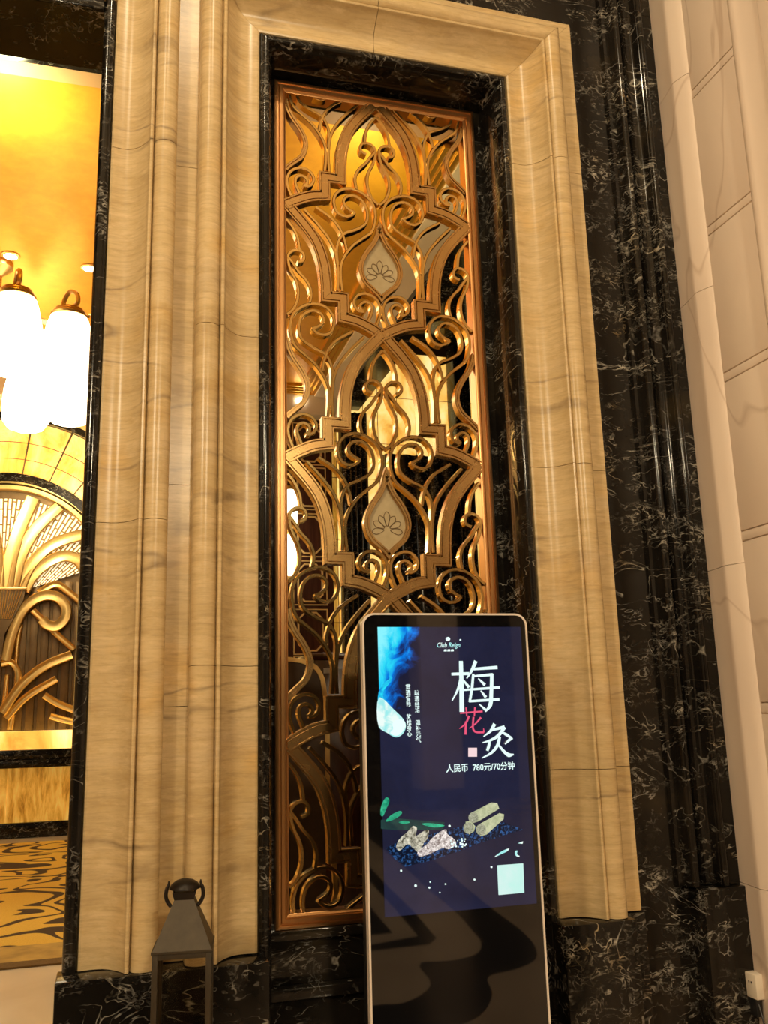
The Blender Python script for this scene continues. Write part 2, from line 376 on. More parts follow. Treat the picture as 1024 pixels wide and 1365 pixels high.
ART = {'smoke': [(-0.2474, 1.8303), (-0.1469, 1.8302), (-0.1726, 1.7966), (-0.1819, 1.7605), (-0.1937, 1.7298), (-0.2185, 1.7096), (-0.2356, 1.6743), (-0.2469, 1.6493), (-0.2523, 1.6493)], 'wisp': [(-0.2533, 1.6092), (-0.2422, 1.629), (-0.223, 1.6463), (-0.204, 1.6561), (-0.2153, 1.6361), (-0.2346, 1.6138), (-0.238, 1.5889), (-0.2226, 1.5685), (-0.2544, 1.5693)], 'stick': [(-0.2539, 1.5892), (-0.2381, 1.5839), (-0.2045, 1.5506), (-0.1709, 1.5173), (-0.161, 1.4947), (-0.1725, 1.4677), (-0.1968, 1.4562), (-0.2281, 1.472), (-0.2564, 1.4926)], 'tip': [(-0.2087, 1.501), (-0.1896, 1.5154), (-0.1711, 1.5124), (-0.1637, 1.4923), (-0.1778, 1.4704), (-0.1993, 1.4612), (-0.2175, 1.4717), (-0.2066, 1.4836)], 'rod1': [(0.058, 1.1968), (0.1364, 1.2284), (0.1571, 1.2257), (0.1638, 1.2069), (0.086, 1.1702), (0.0622, 1.1642)], 'rod2': [(0.0854, 1.1587), (0.1642, 1.1921), (0.1806, 1.1875), (0.1779, 1.1718), (0.113, 1.1258), (0.0893, 1.121)], 'rod3': [(0.0392, 1.1707), (0.0568, 1.1734), (0.0734, 1.1542), (0.0679, 1.1389), (0.0488, 1.1297)], 'tray': [(-0.2439, 1.1046), (-0.1906, 1.1239), (0.0269, 1.1569), (0.1802, 1.1611), (0.2475, 1.1335), (0.0822, 1.0992), (0.0174, 1.0801), (-0.0864, 1.0564), (-0.1794, 1.0427), (-0.2145, 1.0701)], 'herb': [(-0.2079, 1.1048), (-0.196, 1.1292), (-0.1674, 1.1503), (-0.1471, 1.168), (-0.1344, 1.1611), (-0.1398, 1.136), (-0.1111, 1.1495), (-0.094, 1.1526), (-0.0977, 1.1283), (-0.1125, 1.1114), (-0.1304, 1.0846), (-0.1523, 1.1012), (-0.1687, 1.1124), (-0.1972, 1.094)], 'flower': [(-0.1014, 1.1081), (-0.0778, 1.1296), (-0.0312, 1.151), (-0.0289, 1.1369), (-0.0039, 1.1174), (0.0011, 1.1017), (-0.0225, 1.0878), (-0.0452, 1.0918), (-0.0682, 1.0857), (-0.0913, 1.077), (-0.1309, 1.072), (-0.1349, 1.0849)], 'leaf1': [(-0.2576, 1.2089), (-0.254, 1.2393), (-0.2366, 1.264), (-0.2267, 1.2558), (-0.2376, 1.2282), (-0.2521, 1.2045)], 'leaf2': [(-0.2415, 1.1877), (-0.2215, 1.2069), (-0.1876, 1.2178), (-0.1851, 1.21), (-0.2108, 1.1936)], 'leaf3': [(-0.1971, 1.1826), (-0.1774, 1.1866), (-0.158, 1.1804), (-0.1777, 1.1764)], 'leaf4': [(-0.1159, 1.1729), (-0.0931, 1.1741), (-0.0364, 1.1631), (-0.0538, 1.159), (-0.0879, 1.162)], 'card': [(0.1467, 1.0243), (0.2405, 1.0241), (0.2386, 0.9313), (0.146, 0.9307)], 'peb1': [(0.1383, 1.0517), (0.1688, 1.0693), (0.1929, 1.0751), (0.1866, 1.0682), (0.1623, 1.0594)], 'peb2': [(0.215, 1.0648), (0.2223, 1.0669), (0.2204, 1.0556), (0.23, 1.0482), (0.221, 1.0472), (0.2143, 1.0544)], 'peb3': [(0.2267, 1.0901), (0.2451, 1.0953), (0.2428, 1.0876)], 'haze': [(-0.2574, 1.1936), (-0.2051, 1.1958), (-0.1098, 1.1828), (-0.0359, 1.1734), (-0.0427, 1.1506), (-0.1391, 1.1553), (-0.2118, 1.1596), (-0.2582, 1.1658)], 'seal': [(0.0614, 1.4128), (0.092, 1.4117), (0.0905, 1.382), (0.0599, 1.3832)], 'ends': [((0.0679, 1.1832), 0.019), ((0.0481, 1.1505), 0.02), ((0.0933, 1.1426), 0.02)]}
DOTS = [((-0.1454, 0.9813), 0.0042), ((-0.0983, 0.9719), 0.0032), ((-0.0416, 0.9787), 0.0026), ((0.0618, 0.9853), 0.0032), ((-0.1936, 1.0312), 0.0032), ((0.1248, 1.0206), 0.0032), ((-0.0192, 1.1611), 0.0037), ((-0.0948, 0.9891), 0.0021), ((-0.0624, 0.9542), 0.0021)]

# ------------------------------------------------------------------ the setting
XL, XR, ZT, ZB = .509, 1.660, 4.432, .745      # opening of the screen in the beige surround
XD = -.091                                     # right edge of the lounge doorway
STR = 'structure'
# --- lobby shell
tag(obj('floor', box(B(), -8, 7, -13, .06, -.1, 0), 'lfloor'), 'lobby floor of pale stone with black wave inlay', 'floor', kind=STR)
FL = bpy.data.objects['floor']
I1 = [(4.01, -12.14), (3.59, -9.03), (3.30, -6.99), (3.06, -5.46), (2.91, -4.41), (2.82, -3.71), (2.71, -3.26), (2.57, -2.99), (2.39, -2.86), (2.18, -2.78), (2.05, -2.42), (1.76, -2.06), (1.0, -2.1), (1.39, -2.49), (1.56, -2.48), (1.80, -2.73), (1.90, -3.21), (2.09, -3.19), (2.29, -3.27), (2.44, -3.55), (2.50, -3.84), (2.62, -4.53), (2.71, -5.41), (2.89, -6.76), (3.11, -8.86), (3.4, -12.1)]
I2 = [(2.9, -9.5), (2.55, -6.79), (2.41, -5.55), (2.32, -4.67), (2.20, -3.78), (2.10, -3.63), (1.71, -3.62), (1.0, -3.62), (1.0, -3.76), (1.75, -3.78), (2.10, -3.88), (2.22, -4.88), (2.34, -6.02), (2.55, -8.2)]
I3 = [(2.3, -7.6), (2.05, -4.96), (1.96, -4.04), (1.80, -4.04), (1.0, -4.04), (1.0, -4.9), (1.5, -5.4), (1.8, -7.4)]
for dx in (0, -3.4, -6.8):
    for I in ([tuple(q) for q in catmull(I1, 4, True)], I2, I3):
        obj('inlay', prism(B(), I, lambda p: (p[0] + dx, p[1], .0002), lambda p: (p[0] + dx, p[1], .002)), 'black_inlay', FL)
tag(obj('ceiling', box(B(), -8, 7, -13, .06, 7.2, 7.4), 'plaster'), 'cream plaster lobby ceiling high above', 'ceiling', kind=STR)
tag(obj('wall_back', box(B(), -8, 7, -13.2, -13, 0, 7.2), 'black'), 'black marble wall at the far end of the lobby', 'wall', kind=STR)
tag(obj('wall_left', box(B(), -8.2, -8, -13, .06, 0, 7.2), 'cream'), 'cream stone side wall of the lobby', 'wall', kind=STR)
tag(obj('wall_far_right', box(B(), 7, 7.2, -13, .06, 0, 7.2), 'cream'), 'cream stone wall beyond the panelled pier', 'wall', kind=STR)
lp_ = thing('lobby_pillar', (5.1, -12, 0), 'square cream stone pillar at the far end of the lobby', 'pillar')
obj('shaft', box(B(), 4.80, 5.50, -12.4, -11.8, .3, 7.2, .01), 'cream', lp_)
obj('foot', box(B(), 4.72, 5.58, -12.48, -11.72, 0, .3, .01), 'black', lp_)
# --- black marble wall mass between the openings
wf = thing('wall_front', (0, 0, 0), 'black marble wall with white veins around the doorway and the screen', 'wall', kind=STR)
obj('wall_panel', box(B(), -.135, .556, .06, .40, 0, 7.2), 'black', wf)
obj('wall_panel', box(B(), 1.613, 7, .06, .40, 0, 7.2), 'black', wf)
obj('wall_panel', box(B(), .556, 1.613, .06, .40, 4.382, 7.2), 'black', wf)
obj('lintel', box(B(), -8, -.135, .03, .395, 4.40, 7.2), 'black', wf)
obj('wall_panel', box(B(), -8, -3.2, .03, .395, 0, 4.40), 'black', wf)
# --- moulded profiles
def frame_profile(smax):
    f = [(0, .034), (.004, .025), (.012, .022)]
    for i in range(1, 15):
        t = i / 14; f.append((.012 + .137 * t, .022 + .010 * math.sin(math.pi * t) - .080 * t ** 3))
    f += [(.149, -.065), (.152, -.070), (.158, -.072), (.163, -.069), (.166, -.056)]
    for i in range(0, 15):
        a = math.pi * (.05 + .95 * i / 14); f.append((.211 - .045 * math.cos(a), -.034 - .044 * math.sin(a)))
    f += [(.256, .030), (smax, .030)] if smax > .257 else [(.256, .030)]
    f += [(max(smax, .256), .058), (0, .058)]
    return f
G = .0012
t1 = thing('trim_1', (0, 0, 0), 'beige marble moulded surround framing the bronze screen', 'surround', kind=STR)
pl, pr = frame_profile(.25), frame_profile(.36)
cuts = [ZB - .01, 1.72, 3.02, None]
for a, b in zip(cuts, cuts[1:]):
    obj('stone_block', prism(B(), pl, lambda p: (XL - p[0], p[1], a + G), lambda p: (XL - p[0], p[1], (ZT + p[0] if b is None else b) - G)), 'beige', t1)
cuts = [ZB + .006, 1.30, 2.54, 3.98, None]
for a, b in zip(cuts, cuts[1:]):
    obj('stone_block', prism(B(), pr, lambda p: (XR + p[0], p[1], a + G), lambda p: (XR + p[0], p[1], (ZT + p[0] if b is None else b) - G)), 'beige', t1)
obj('stone_block', prism(B(), pr, lambda p: (XL - p[0], p[1], ZT + p[0]), lambda p: (1.02 - G, p[1], ZT + p[0])), 'beige', t1)
obj('stone_block', prism(B(), pr, lambda p: (1.02 + G, p[1], ZT + p[0]), lambda p: (XR + p[0], p[1], ZT + p[0])), 'beige', t1)
t2 = thing('trim_2', (0, 0, 0), 'beige marble moulded jamb beside the lounge doorway', 'surround', kind=STR)
cuts = [ZB - .012, 2.245, 3.78, 5.6]
for a, b in zip(cuts, cuts[1:]):
    obj('stone_block', prism(B(), pl, lambda p: (XD + p[0], p[1], a + G), lambda p: (XD + p[0], p[1], b - G)), 'beige', t2)
cuts = [ZB - .012, 1.58, 2.40, 3.74, 5.6]
for a, b in zip(cuts, cuts[1:]):
    obj('flat_strip', box(B(), XD + .256, XL - .256, .031, .058, a + G, b - G), 'beige', t2)
# --- black marble lips
def lip_profile(d=.26):
    f = [(0, .035), (.003, .022), (.010, .016)]
    for i in range(9):
        a = math.pi * i / 8; f.append((.024 - .014 * math.cos(a), .016 - .007 * math.sin(a)))
    f += [(.040, .022), (.043, .034), (.047, .040), (.051, .052), (.051, d), (0, d)]
    return f
t3 = thing('trim_3', (0, 0, 0), 'polished black marble inner border recessed around the screen', 'border', kind=STR)
lp = lip_profile()
zb3 = .56
obj('jamb', prism(B(), lp, lambda p: (XL + p[0], p[1], zb3), lambda p: (XL + p[0], p[1], ZT - p[0])), 'black', t3)
obj('jamb', prism(B(), lp, lambda p: (XR - p[0], p[1], zb3), lambda p: (XR - p[0], p[1], ZT - p[0])), 'black', t3)
obj('head', prism(B(), lp, lambda p: (XL + p[0], p[1], ZT - p[0]), lambda p: (XR - p[0], p[1], ZT - p[0])), 'black', t3)
for x0, x1, z0, z1 in ((XL + .05, .605, .70, 4.382), (1.556, XR - .05, .70, 4.382), (.605, 1.556, 4.352, 4.382)):
    obj('back_fillet', box(B(), x0, x1, .245, .30, z0, z1), 'black', t3)
sill = B(); box(sill, XL + .051, XR - .051, .185, .30, .728, .762, .004)
obj('sill', sill, 'black', t3)
obj('apron_panel', box(B(), XL + .051, XR - .051, .205, .30, .575, .727, .003), 'black', t3)
obj('apron_ledge', box(B(), XL + .051, XR - .051, .15, .30, .535, .574, .004), 'black', t3)
obj('apron_panel', box(B(), XL + .051, XR - .051, .17, .30, 0, .534, .003), 'black', t3)
t4 = thing('trim_4', (0, 0, 0), 'slim black marble edging along the lounge doorway', 'border', kind=STR)
f4 = [(0, .03), (.003, .012), (.012, .006), (.022, .004), (.034, .008), (.042, .018), (.046, .03), (.048, .39), (0, .39)]
obj('jamb', prism(B(), f4, lambda p: (XD - p[0], p[1], .725), lambda p: (XD - p[0], p[1], 4.45)), 'black', t4)
hd = box(B(), -3.2, XD - .046, .008, .03, 4.40, 4.452, .006); obj('head', hd, 'black', t4)
obj('head', box(B(), -3.2, XD, .012, .06, 4.453, 5.6), 'beige', t4)
# --- plinths
b1 = thing('baseboard_left', (0, 0, 0), 'black marble plinth block under the beige jamb mouldings', 'plinth', kind=STR)
obj('plinth_block', box(B(), -.152, XL + .022, -.090, .06, 0, ZB - .013, .005), 'black', b1)
b2 = thing('baseboard_right', (0, 0, 0), 'black marble plinth along the right of the screen', 'plinth', kind=STR)
obj('plinth_block', box(B(), XR - .035, 1.928, -.090, .06, 0, ZB + .004, .005), 'black', b2)
obj('plinth_block', box(B(), 1.929, 2.03, .018, .06, 0, ZB - .0, .004), 'black', b2)
obj('plinth_block', box(B(), 2.258, 2.47, -.045, .06, 0, .822, .005), 'black', b2)
# --- fluted black corner pilaster
t5 = thing('trim_5', (0, 0, 0), 'fluted black marble corner moulding next to the cream pier', 'pilaster', kind=STR)
f5 = [(2.20, .058), (2.205, .040), (2.235, .040), (2.24, .02)]
for i in range(9): a = math.pi * i / 8; f5.append((2.262 - .020 * math.cos(a), .016 - .026 * math.sin(a)))
f5 += [(2.284, .03), (2.292, .03), (2.294, .012)]
for i in range(9): a = math.pi * i / 8; f5.append((2.328 - .032 * math.cos(a), .008 + .022 * math.sin(a)))
f5 += [(2.362, .004), (2.366, -.012)]
for i in range(7): a = math.pi * i / 6; f5.append((2.384 - .015 * math.cos(a), -.014 - .016 * math.sin(a)))
f5 += [(2.402, .0), (2.41, -.006), (2.47, -.006), (2.47, .058)]
for a, b in ((.8225, 2.6), (2.6, 4.9), (4.9, 7.2)):
    obj('fluted_shaft', prism(B(), f5, lambda p: (p[0], p[1], a + G), lambda p: (p[0], p[1], b - G)), 'black', t5)
# --- cream pier on the right
wr = thing('wall_right', (0, 0, 0), 'cream stone pier with stacked panels and paired grooves', 'wall', kind=STR)
edge = [(2.50, .055), (2.472, .055), (2.462, .02), (2.450, -.06), (2.436, -.135), (2.430, -.158), (2.431, -.166), (2.436, -.185), (2.446, -.215), (2.455, -.238), (2.462, -.246), (2.50, -.246)]
for a, b in ((0, .83), (.83, 2.10), (2.10, 3.33), (3.33, 4.40), (4.40, 7.2)):
    obj('edge_block', prism(B(), edge, lambda p: (p[0], p[1], a + G), lambda p: (p[0], p[1], b - G)), 'cream', wr)
js = [-.56, .13, .823, 1.516, 2.209, 2.901, 3.588, 4.281, 4.974, 5.667, 6.36, 7.05]
for a, b in zip(js, js[1:]):
    z0 = max(0, a + .0235); z1 = min(7.2, b - .0235)
    obj('panel_block', box(B(), 2.4615, 2.55, -.556, -.246, z0, z1, .003), 'cream', wr)
    if b < 7: obj('joint_band', box(B(), 2.462, 2.55, -.556, -.246, b - .0185, b + .0185, .003), 'cream', wr)
ed2 = [(2.50, -.556), (2.462, -.556), (2.452, -.566), (2.440, -.572), (2.432, -.584), (2.430, -.60), (2.434, -.62), (2.442, -.64), (2.442, -.74), (2.432, -.752), (2.43, -.77), (2.43, -.86), (2.50, -.86)]
for a, b in ((0, 1.5), (1.5, 3.0), (3.0, 4.5), (4.5, 7.2)):
    obj('edge_block', prism(B(), ed2, lambda p: (p[0], p[1], a + G), lambda p: (p[0], p[1], b - G)), 'cream', wr)
obj('pier_core', box(B(), 2.475, 3.6, -2.1, .055, 0, 7.2), 'cream', wr)
obj('pier_face', box(B(), 2.45, 2.474, -2.1, -.861, 0, 7.2), 'cream', wr)

# ------------------------------------------------------------------ lounge behind the wall
tag(obj('floor_lounge', box(B(), -6, 8, .06, 10.9, -.1, 0), 'pfloor'), 'pale stone lounge floor inside the doorway', 'floor', kind=STR)
cp = thing('carpet', (0, 6.7, 0), 'gold carpet with dark brown swirls inside the doorway', 'carpet')
obj('field', box(B(), -5.5, 7, 3.96, 9.98, .001, .012), 'carpet', cp)
obj('border', box(B(), -5.5, 7, 3.50, 3.959, .001, .012), 'goldpile', cp)
obj('edge_binding', box(B(), -5.5, 7, 3.36, 3.499, .001, .013), 'carpet_border', cp)
ct = thing('ceiling_lounge', (0, 0, 0), 'gold leaf lounge ceiling glowing behind the doorway and screen', 'ceiling', kind=STR)
obj('gold_field', box(B(), -6, 2.74, 3.40, 9.9, 6.5, 6.6), 'gold', ct)
obj('plaster_border', box(B(), -6, 2.74, 3.20, 3.385, 6.49, 6.6), 'rail', ct)
obj('dark_field', box(B(), -6, 2.84, .4, 3.20, 6.48, 6.6), 'black', ct)
for i in range(4):
    obj('gold_step', box(B(), 2.60 + i * .06, 2.655 + i * .06, 3.40, 9.9, 6.46 - i * .02, 6.50), 'goldtrim', ct)
    obj('gold_step', box(B(), -6, 2.60 + i * .06, 9.70 + i * .055, 9.75 + i * .055, 6.46 - i * .02, 6.499), 'goldtrim', ct)
obj('soffit', box(B(), 2.84, 3.22, .4, 10.2, 6.38, 6.6), 'plaster', ct)
obj('dark_beam', box(B(), 3.22, 3.62, .4, 10.2, 6.30, 6.6), 'black', ct)
obj('dark_beam', box(B(), 3.62, 8, .4, 10.5, 7.6, 7.8), 'black', ct)
obj('fascia', box(B(), -6, 3.22, 9.92, 10.2, 6.10, 6.42), 'plaster', ct)
obj('dark_trim', box(B(), -6, 3.22, 9.90, 9.93, 6.42, 6.46), 'blackmetal', ct)  # dark line trim between the gold ceiling and the fascia
tag(obj('wall_lounge_left', box(B(), -6.2, -6, .4, 11.3, 0, 6.6), 'plaster'), 'plaster side wall of the lounge', 'wall', kind=STR)
tag(obj('wall_lounge_right', box(B(), 8, 8.2, .4, 11.3, 0, 7.8), 'black'), 'black marble side wall closing the lounge', 'wall', kind=STR)
# far wall with the arched niche
CX, CZ, R1, R2, R3 = -1.65, 3.53, 1.53, 1.66, 2.50
wl = thing('wall_lounge_back', (0, 0, 0), 'far lounge wall of backlit onyx with black marble arch', 'wall', kind=STR)
obj('skirting', box(B(), -6, 1.4, 10.55, 11.2, 0, .20, .006), 'black', wl)
for i in range(8):
    obj('onyx_dado', box(B(), -6 + i * .925, -6 + (i + 1) * .925 - .004, 10.62, 11.2, .20, .925), 'dado', wl)
obj('ledge', box(B(), -6, 1.4, 10.50, 11.2, .925, 1.03, .012), 'black', wl)
obj('ledge', box(B(), -6, 1.4, 10.56, 11.2, 1.03, 1.165, .012), 'black', wl)
for i in range(5):
    obj('onyx_sill', box(B(), -6 + i * 1.48, -6 + (i + 1) * 1.48 - .004, 10.80, 11.2, 1.165, 1.415), 'onyx2', wl)
def ring_seg(bm, r0, r1, a0, a1, y0, y1, n=6):
    prev = None
    for i in range(n + 1):
        a = a0 + (a1 - a0) * i / n
        r = [bm.verts.new((CX + q * math.sin(a), y, CZ + q * math.cos(a))) for q, y in ((r0, y0), (r1, y0), (r1, y1), (r0, y1))]
        if prev:
            for j in range(4): bm.faces.new((prev[j], prev[(j + 1) % 4], r[(j + 1) % 4], r[j]))
        else: bm.faces.new(r[::-1])
        prev = r
    bm.faces.new(prev); return bm
obj('arch_ring', ring_seg(B(), R1, R2, -math.pi / 2, math.pi / 2, 10.84, 11.2, 40), 'black', wl)
for s in (-1, 1):
    obj('arch_jamb', box(B(), CX + s * R1 if s > 0 else CX - R2, CX + R2 if s > 0 else CX - R1, 10.84, 11.2, 1.415, CZ), 'black', wl)
rr = [R2, 1.90, 2.16, R3]; na = 13
for k in range(3):
    for i in range(na):
        a0 = -math.pi / 2 + math.pi * i / na; a1 = a0 + math.pi / na
        obj('onyx_panel', ring_seg(B(), rr[k] + .006, rr[k + 1] - .006, a0 + .006, a1 - .006, 10.90, 11.2, 4), 'onyx', wl)
obj('mullion_backing', ring_seg(B(), R2, R3, -math.pi / 2, math.pi / 2, 10.905, 11.19, 40), 'amber', wl)
obj('arch_cornice', ring_seg(B(), R3, R3 + .10, -math.pi / 2, math.pi / 2, 10.80, 11.2, 40), 'black', wl)
obj('wall_field', box(B(), -6, 1.4, 11.21, 11.3, 0, 6.6), 'onyx', wl)
# right part of the lounge end wall: panelled wood, columns and onyx strips
wp = thing('wall_lounge_panelled', (0, 0, 0), 'dark panelled wood wall with brass trim seen through the screen', 'wall', kind=STR)
obj('wall_field', box(B(), 1.4, 3.17, 10.2, 10.6, 0, 6.1), 'wood', wp)
def octo(x0, x1, z0, z1, c):
    return [(x0 + c, z0), (x1 - c, z0), (x1, z0 + c), (x1, z1 - c), (x1 - c, z1), (x0 + c, z1), (x0, z1 - c), (x0, z0 + c)]
for x0, x1 in ((2.545, 3.06), (1.90, 2.42)):
    for z0 in (1.72, 2.42, 3.16, 3.90, 4.64, 5.36):
        obj('panel_trim', sweep(B(), octo(x0 + .07, x1 - .07, z0 + .05, z0 + .62, .10), [(-.012, 0), (.012, 0), (.012, .03), (-.012, .03)], 10.175, True), 'goldpaint', wp)
        obj('panel_trim', sweep(B(), [(x0, z0), (x1, z0), (x1, z0 + .67), (x0, z0 + .67)], [(-.008, 0), (.008, 0), (.008, .02), (-.008, .02)], 10.185, True), 'goldpaint', wp)
wo = thing('wall_lounge_onyx', (0, 0, 0), 'backlit onyx windows between black ribbed columns beyond the screen', 'wall', kind=STR)
xs = [3.17, 3.27, 3.72, 3.97, 4.30, 4.62, 4.95, 5.20, 5.50, 5.75]
for a, b in zip(xs, xs[1:]):
    for z0, z1 in ((0, 1.6), (1.6, 2.9), (2.9, 4.2), (4.2, 5.2), (5.2, 5.8), (5.8, 6.6), (6.6, 7.4)):
        obj('onyx_panel', box(B(), a + .007, b - .007, 10.3, 10.4, z0 + .007, z1 - .007), 'dado' if a < 3.2 else 'onyx', wo)
obj('mullion_backing', box(B(), 3.17, 8, 10.31, 10.5, 0, 7.6), 'amber', wo)
def ribbed(x0, x1, z1, parent):
    bm = B(); n = 5; f = [(x0, 10.29)]
    for i in range(n):
        a = x0 + (x1 - x0) * i / n; w_ = (x1 - x0) / n
        for k in range(5): f.append((a + w_ * (k + .5) / 5, 10.05 - .07 * math.sin(math.pi * (k + .5) / 5)))
    f += [(x1, 10.29)]
    obj('ribbed_column', prism(bm, f, lambda p: (p[0], p[1], 0), lambda p: (p[0], p[1], z1)), 'black', parent)
ribbed(3.30, 3.72, 6.2, wo); ribbed(3.97, 5.20, 5.55, wo); ribbed(5.20, 5.50, 7.5, wo); ribbed(5.76, 7.9, 7.5, wo)

# ------------------------------------------------------------------ the bronze lattice screen
SX, SZ0, SZ1, HW = 1.08, .764, 4.352, .480
scr = thing('lattice_screen', (SX, .23, SZ0), 'tall bronze lattice screen with scrollwork set in black marble', 'screen')
fw = .052
fp = [(0, 0), (.010, -.004), (.014, -.004), (.017, .002), (.020, .002), (.023, -.002), (.036, -.002), (.039, .004), (.042, .004), (.046, .008), (fw, .010), (fw, .075), (0, .075)]
yb = .200
xa, xb = SX - HW, SX + HW
obj('frame_stile', prism(B(), fp, lambda p: (xa + p[0], yb + p[1], SZ0 + p[0]), lambda p: (xa + p[0], yb + p[1], SZ1 - p[0])), 'bronze', scr)
obj('frame_stile', prism(B(), fp, lambda p: (xb - p[0], yb + p[1], SZ0 + p[0]), lambda p: (xb - p[0], yb + p[1], SZ1 - p[0])), 'bronze', scr)
obj('frame_rail', prism(B(), fp, lambda p: (xa + p[0], yb + p[1], SZ0 + p[0]), lambda p: (xb - p[0], yb + p[1], SZ0 + p[0])), 'bronze', scr)
obj('frame_rail', prism(B(), fp, lambda p: (xa + p[0], yb + p[1], SZ1 - p[0]), lambda p: (xb - p[0], yb + p[1], SZ1 - p[0])), 'bronze', scr)
W, PD, ZC = .428, 1.157, 2.020
mm = lambda L: [(a / 1000, b / 1000) for a, b in L]
ARM_A = mm([(0, 1148), (48, 1094), (91, 1044), (131, 985), (156, 921), (170, 860), (177, 790), (178, 722)])
ARM_B = mm([(252, 722), (252, 630)])
ARM_C = mm([(252, 630), (312, 619), (373, 593), (428, 562)])
ST = dict(
    sp_out=mm([(178, 176), (184, 240), (182, 300), (163, 350), (122, 407), (83, 441), (38, 481), (20, 535), (18, 580), (34, 630), (77, 669), (124, 684), (172, 674), (203, 640), (210, 600), (195, 558), (162, 543), (129, 552), (113, 567)]),
    sp_in=mm([(196, 300), (200, 378), (188, 424), (165, 457), (108, 485), (63, 521), (55, 575), (73, 625), (109, 650), (143, 646), (163, 622), (160, 598), (140, 580), (113, 567)]),
    br_a=mm([(292, 570), (220, 522), (182, 473), (162, 415), (155, 376)]),
    br_b=mm([(344, 550), (281, 482), (232, 416), (208, 358), (199, 300), (196, 250), (199, 176)]),
    ss_out=mm([(29, 20), (8, 82), (8, 122), (28, 158), (70, 177), (108, 165), (127, 132), (118, 102), (98, 90), (82, 90)]),
    ss_in=mm([(62, 48), (44, 99), (50, 128), (72, 139), (96, 123), (96, 102), (82, 90)]),
    ly_in=mm([(52, 872), (75, 882), (80, 904), (66, 926), (36, 927), (12, 905), (10, 870), (21, 828), (43, 784), (53, 737), (48, 690), (28, 645), (3, 622)]),
    ly_out=mm([(9, 892), (33, 860), (57, 824), (88, 790), (105, 757), (110, 725), (103, 682)]),
    petal=mm([(3, 1072), (31, 1034), (51, 990), (60, 930)]))
DROP = mm([(0, 512), (10, 470), (30, 425), (64, 375), (87, 325), (91, 285), (73, 233), (37, 198), (10, 172), (0, 158)])
bar = [(-.0071, .002), (-.005, 0), (.005, 0), (.0071, .002), (.0071, .038), (-.0071, .038)]
strap = [(-.0265, .002), (-.0245, 0), (-.0185, 0), (-.0178, .009), (-.0140, .009), (-.0133, .001), (.0133, .001), (.0140, .009), (.0178, .009), (.0185, 0), (.0245, 0), (.0265, .002), (.0265, .046), (-.0265, .046)]
dropp = [(-.0115, .002), (-.010, 0), (-.0035, 0), (-.0028, .005), (.0005, .005), (.0012, 0), (.010, 0), (.0115, .002), (.0115, .042), (-.0115, .042)]
ZLO, ZHI = SZ0 + .046, SZ1 - .046
def clip(pts, f):
    """keep the runs of a polyline where f(p) >= 0"""
    runs, cur = [], []
    for i, p in enumerate(pts):
        d = f(p)
        if i:
            q = pts[i - 1]; e = f(q)
            if (d >= 0) != (e >= 0):
                t = e / (e - d); c = q + (p - q) * t
                if d >= 0: cur = [c]
                else: cur.append(c); runs.append(cur); cur = []
        if d >= 0: cur.append(p)
    if cur: runs.append(cur)
    return [r for r in runs if len(r) > 1 and sum((a - b).length for a, b in zip(r, r[1:])) > .02]
def clipped(pts):
    out = [pts]
    for f in (lambda p: p.y - ZLO, lambda p: ZHI - p.y, lambda p: p.x - (SX - W - .006), lambda p: (SX + W + .006) - p.x):
        out = [r for q in out for r in clip(q, f)]
    return out
def place(local, ax, sgn, base): return [Vector((ax + sgn * p[0], base + p[1])) for p in local]
def add_strokes(ax, sgn, base, dy):
    arm = catmull(ARM_A, 6) + [Vector(p) for p in ARM_B] + catmull(ARM_C, 6)[1:]
    for r in clipped(place(arm, ax, sgn, base)):
        obj('strap', sweep(B(), r, strap, .2065 + dy), 'strap', scr)
    for k, pts in ST.items():
        nm = {'sp_out': 'scroll', 'sp_in': 'scroll', 'ss_out': 'small_scroll', 'ss_in': 'small_scroll', 'br_a': 'branch', 'br_b': 'branch', 'ly_in': 'lyre_bar', 'ly_out': 'lyre_bar', 'petal': 'petal_bar'}[k]
        for r in clipped(place(catmull(pts, 5), ax, sgn, base)):
            obj(nm, sweep(B(), r, bar, .2135 + (.0007 if k.endswith('in') else 0) + dy * .5), 'brass', scr)
def drop_loop(ax, base):
    h = catmull(DROP, 5); L = [Vector((ax + p.x, base + p.y)) for p in h] + [Vector((ax - p.x, base + p.y)) for p in h[-2:0:-1]]
    return L
for k in range(-2, 3):
    base = ZC + k * PD
    for s in (1, -1): add_strokes(SX, s, base, .0006 * s)
    L = drop_loop(SX, base)
    if base + .158 > ZLO and base + .512 < ZHI:
        ring = obj('drop_ring', sweep(B(), L, dropp, .210, True), 'strap', scr)
        bm = B(); inn = [Vector((SX + (p.x - SX) * .92, base + .322 + (p.y - base - .322) * .95)) for p in L]
        prism(bm, inn[::-1], lambda p: (p.x, .228, p.y), lambda p: (p.x, .234, p.y))
        med = obj('medallion_glass', bm, 'frost', scr, label='frosted drop-shaped glass with etched flower')
        bm = B(); c0 = Vector((SX, base + .272))
        for a in (-100, -62, -30, 0, 30, 62, 100):
            a_ = math.radians(a); d = Vector((math.sin(a_), math.cos(a_))); q = Vector((d.y, -d.x)); l = .060 if a else .07
            P = [c0 + d * .014, c0 + d * l * .6 + q * .011, c0 + d * l * .9 + q * .012, c0 + d * (l + .007), c0 + d * l * .9 - q * .012, c0 + d * l * .6 - q * .011]
            sweep(bm, catmull(P, 4, True), [(-.0014, 0), (.0014, 0), (.0014, .003), (-.0014, .003)], .2262, True)
        obj('etched_flower', bm, 'amber', med)
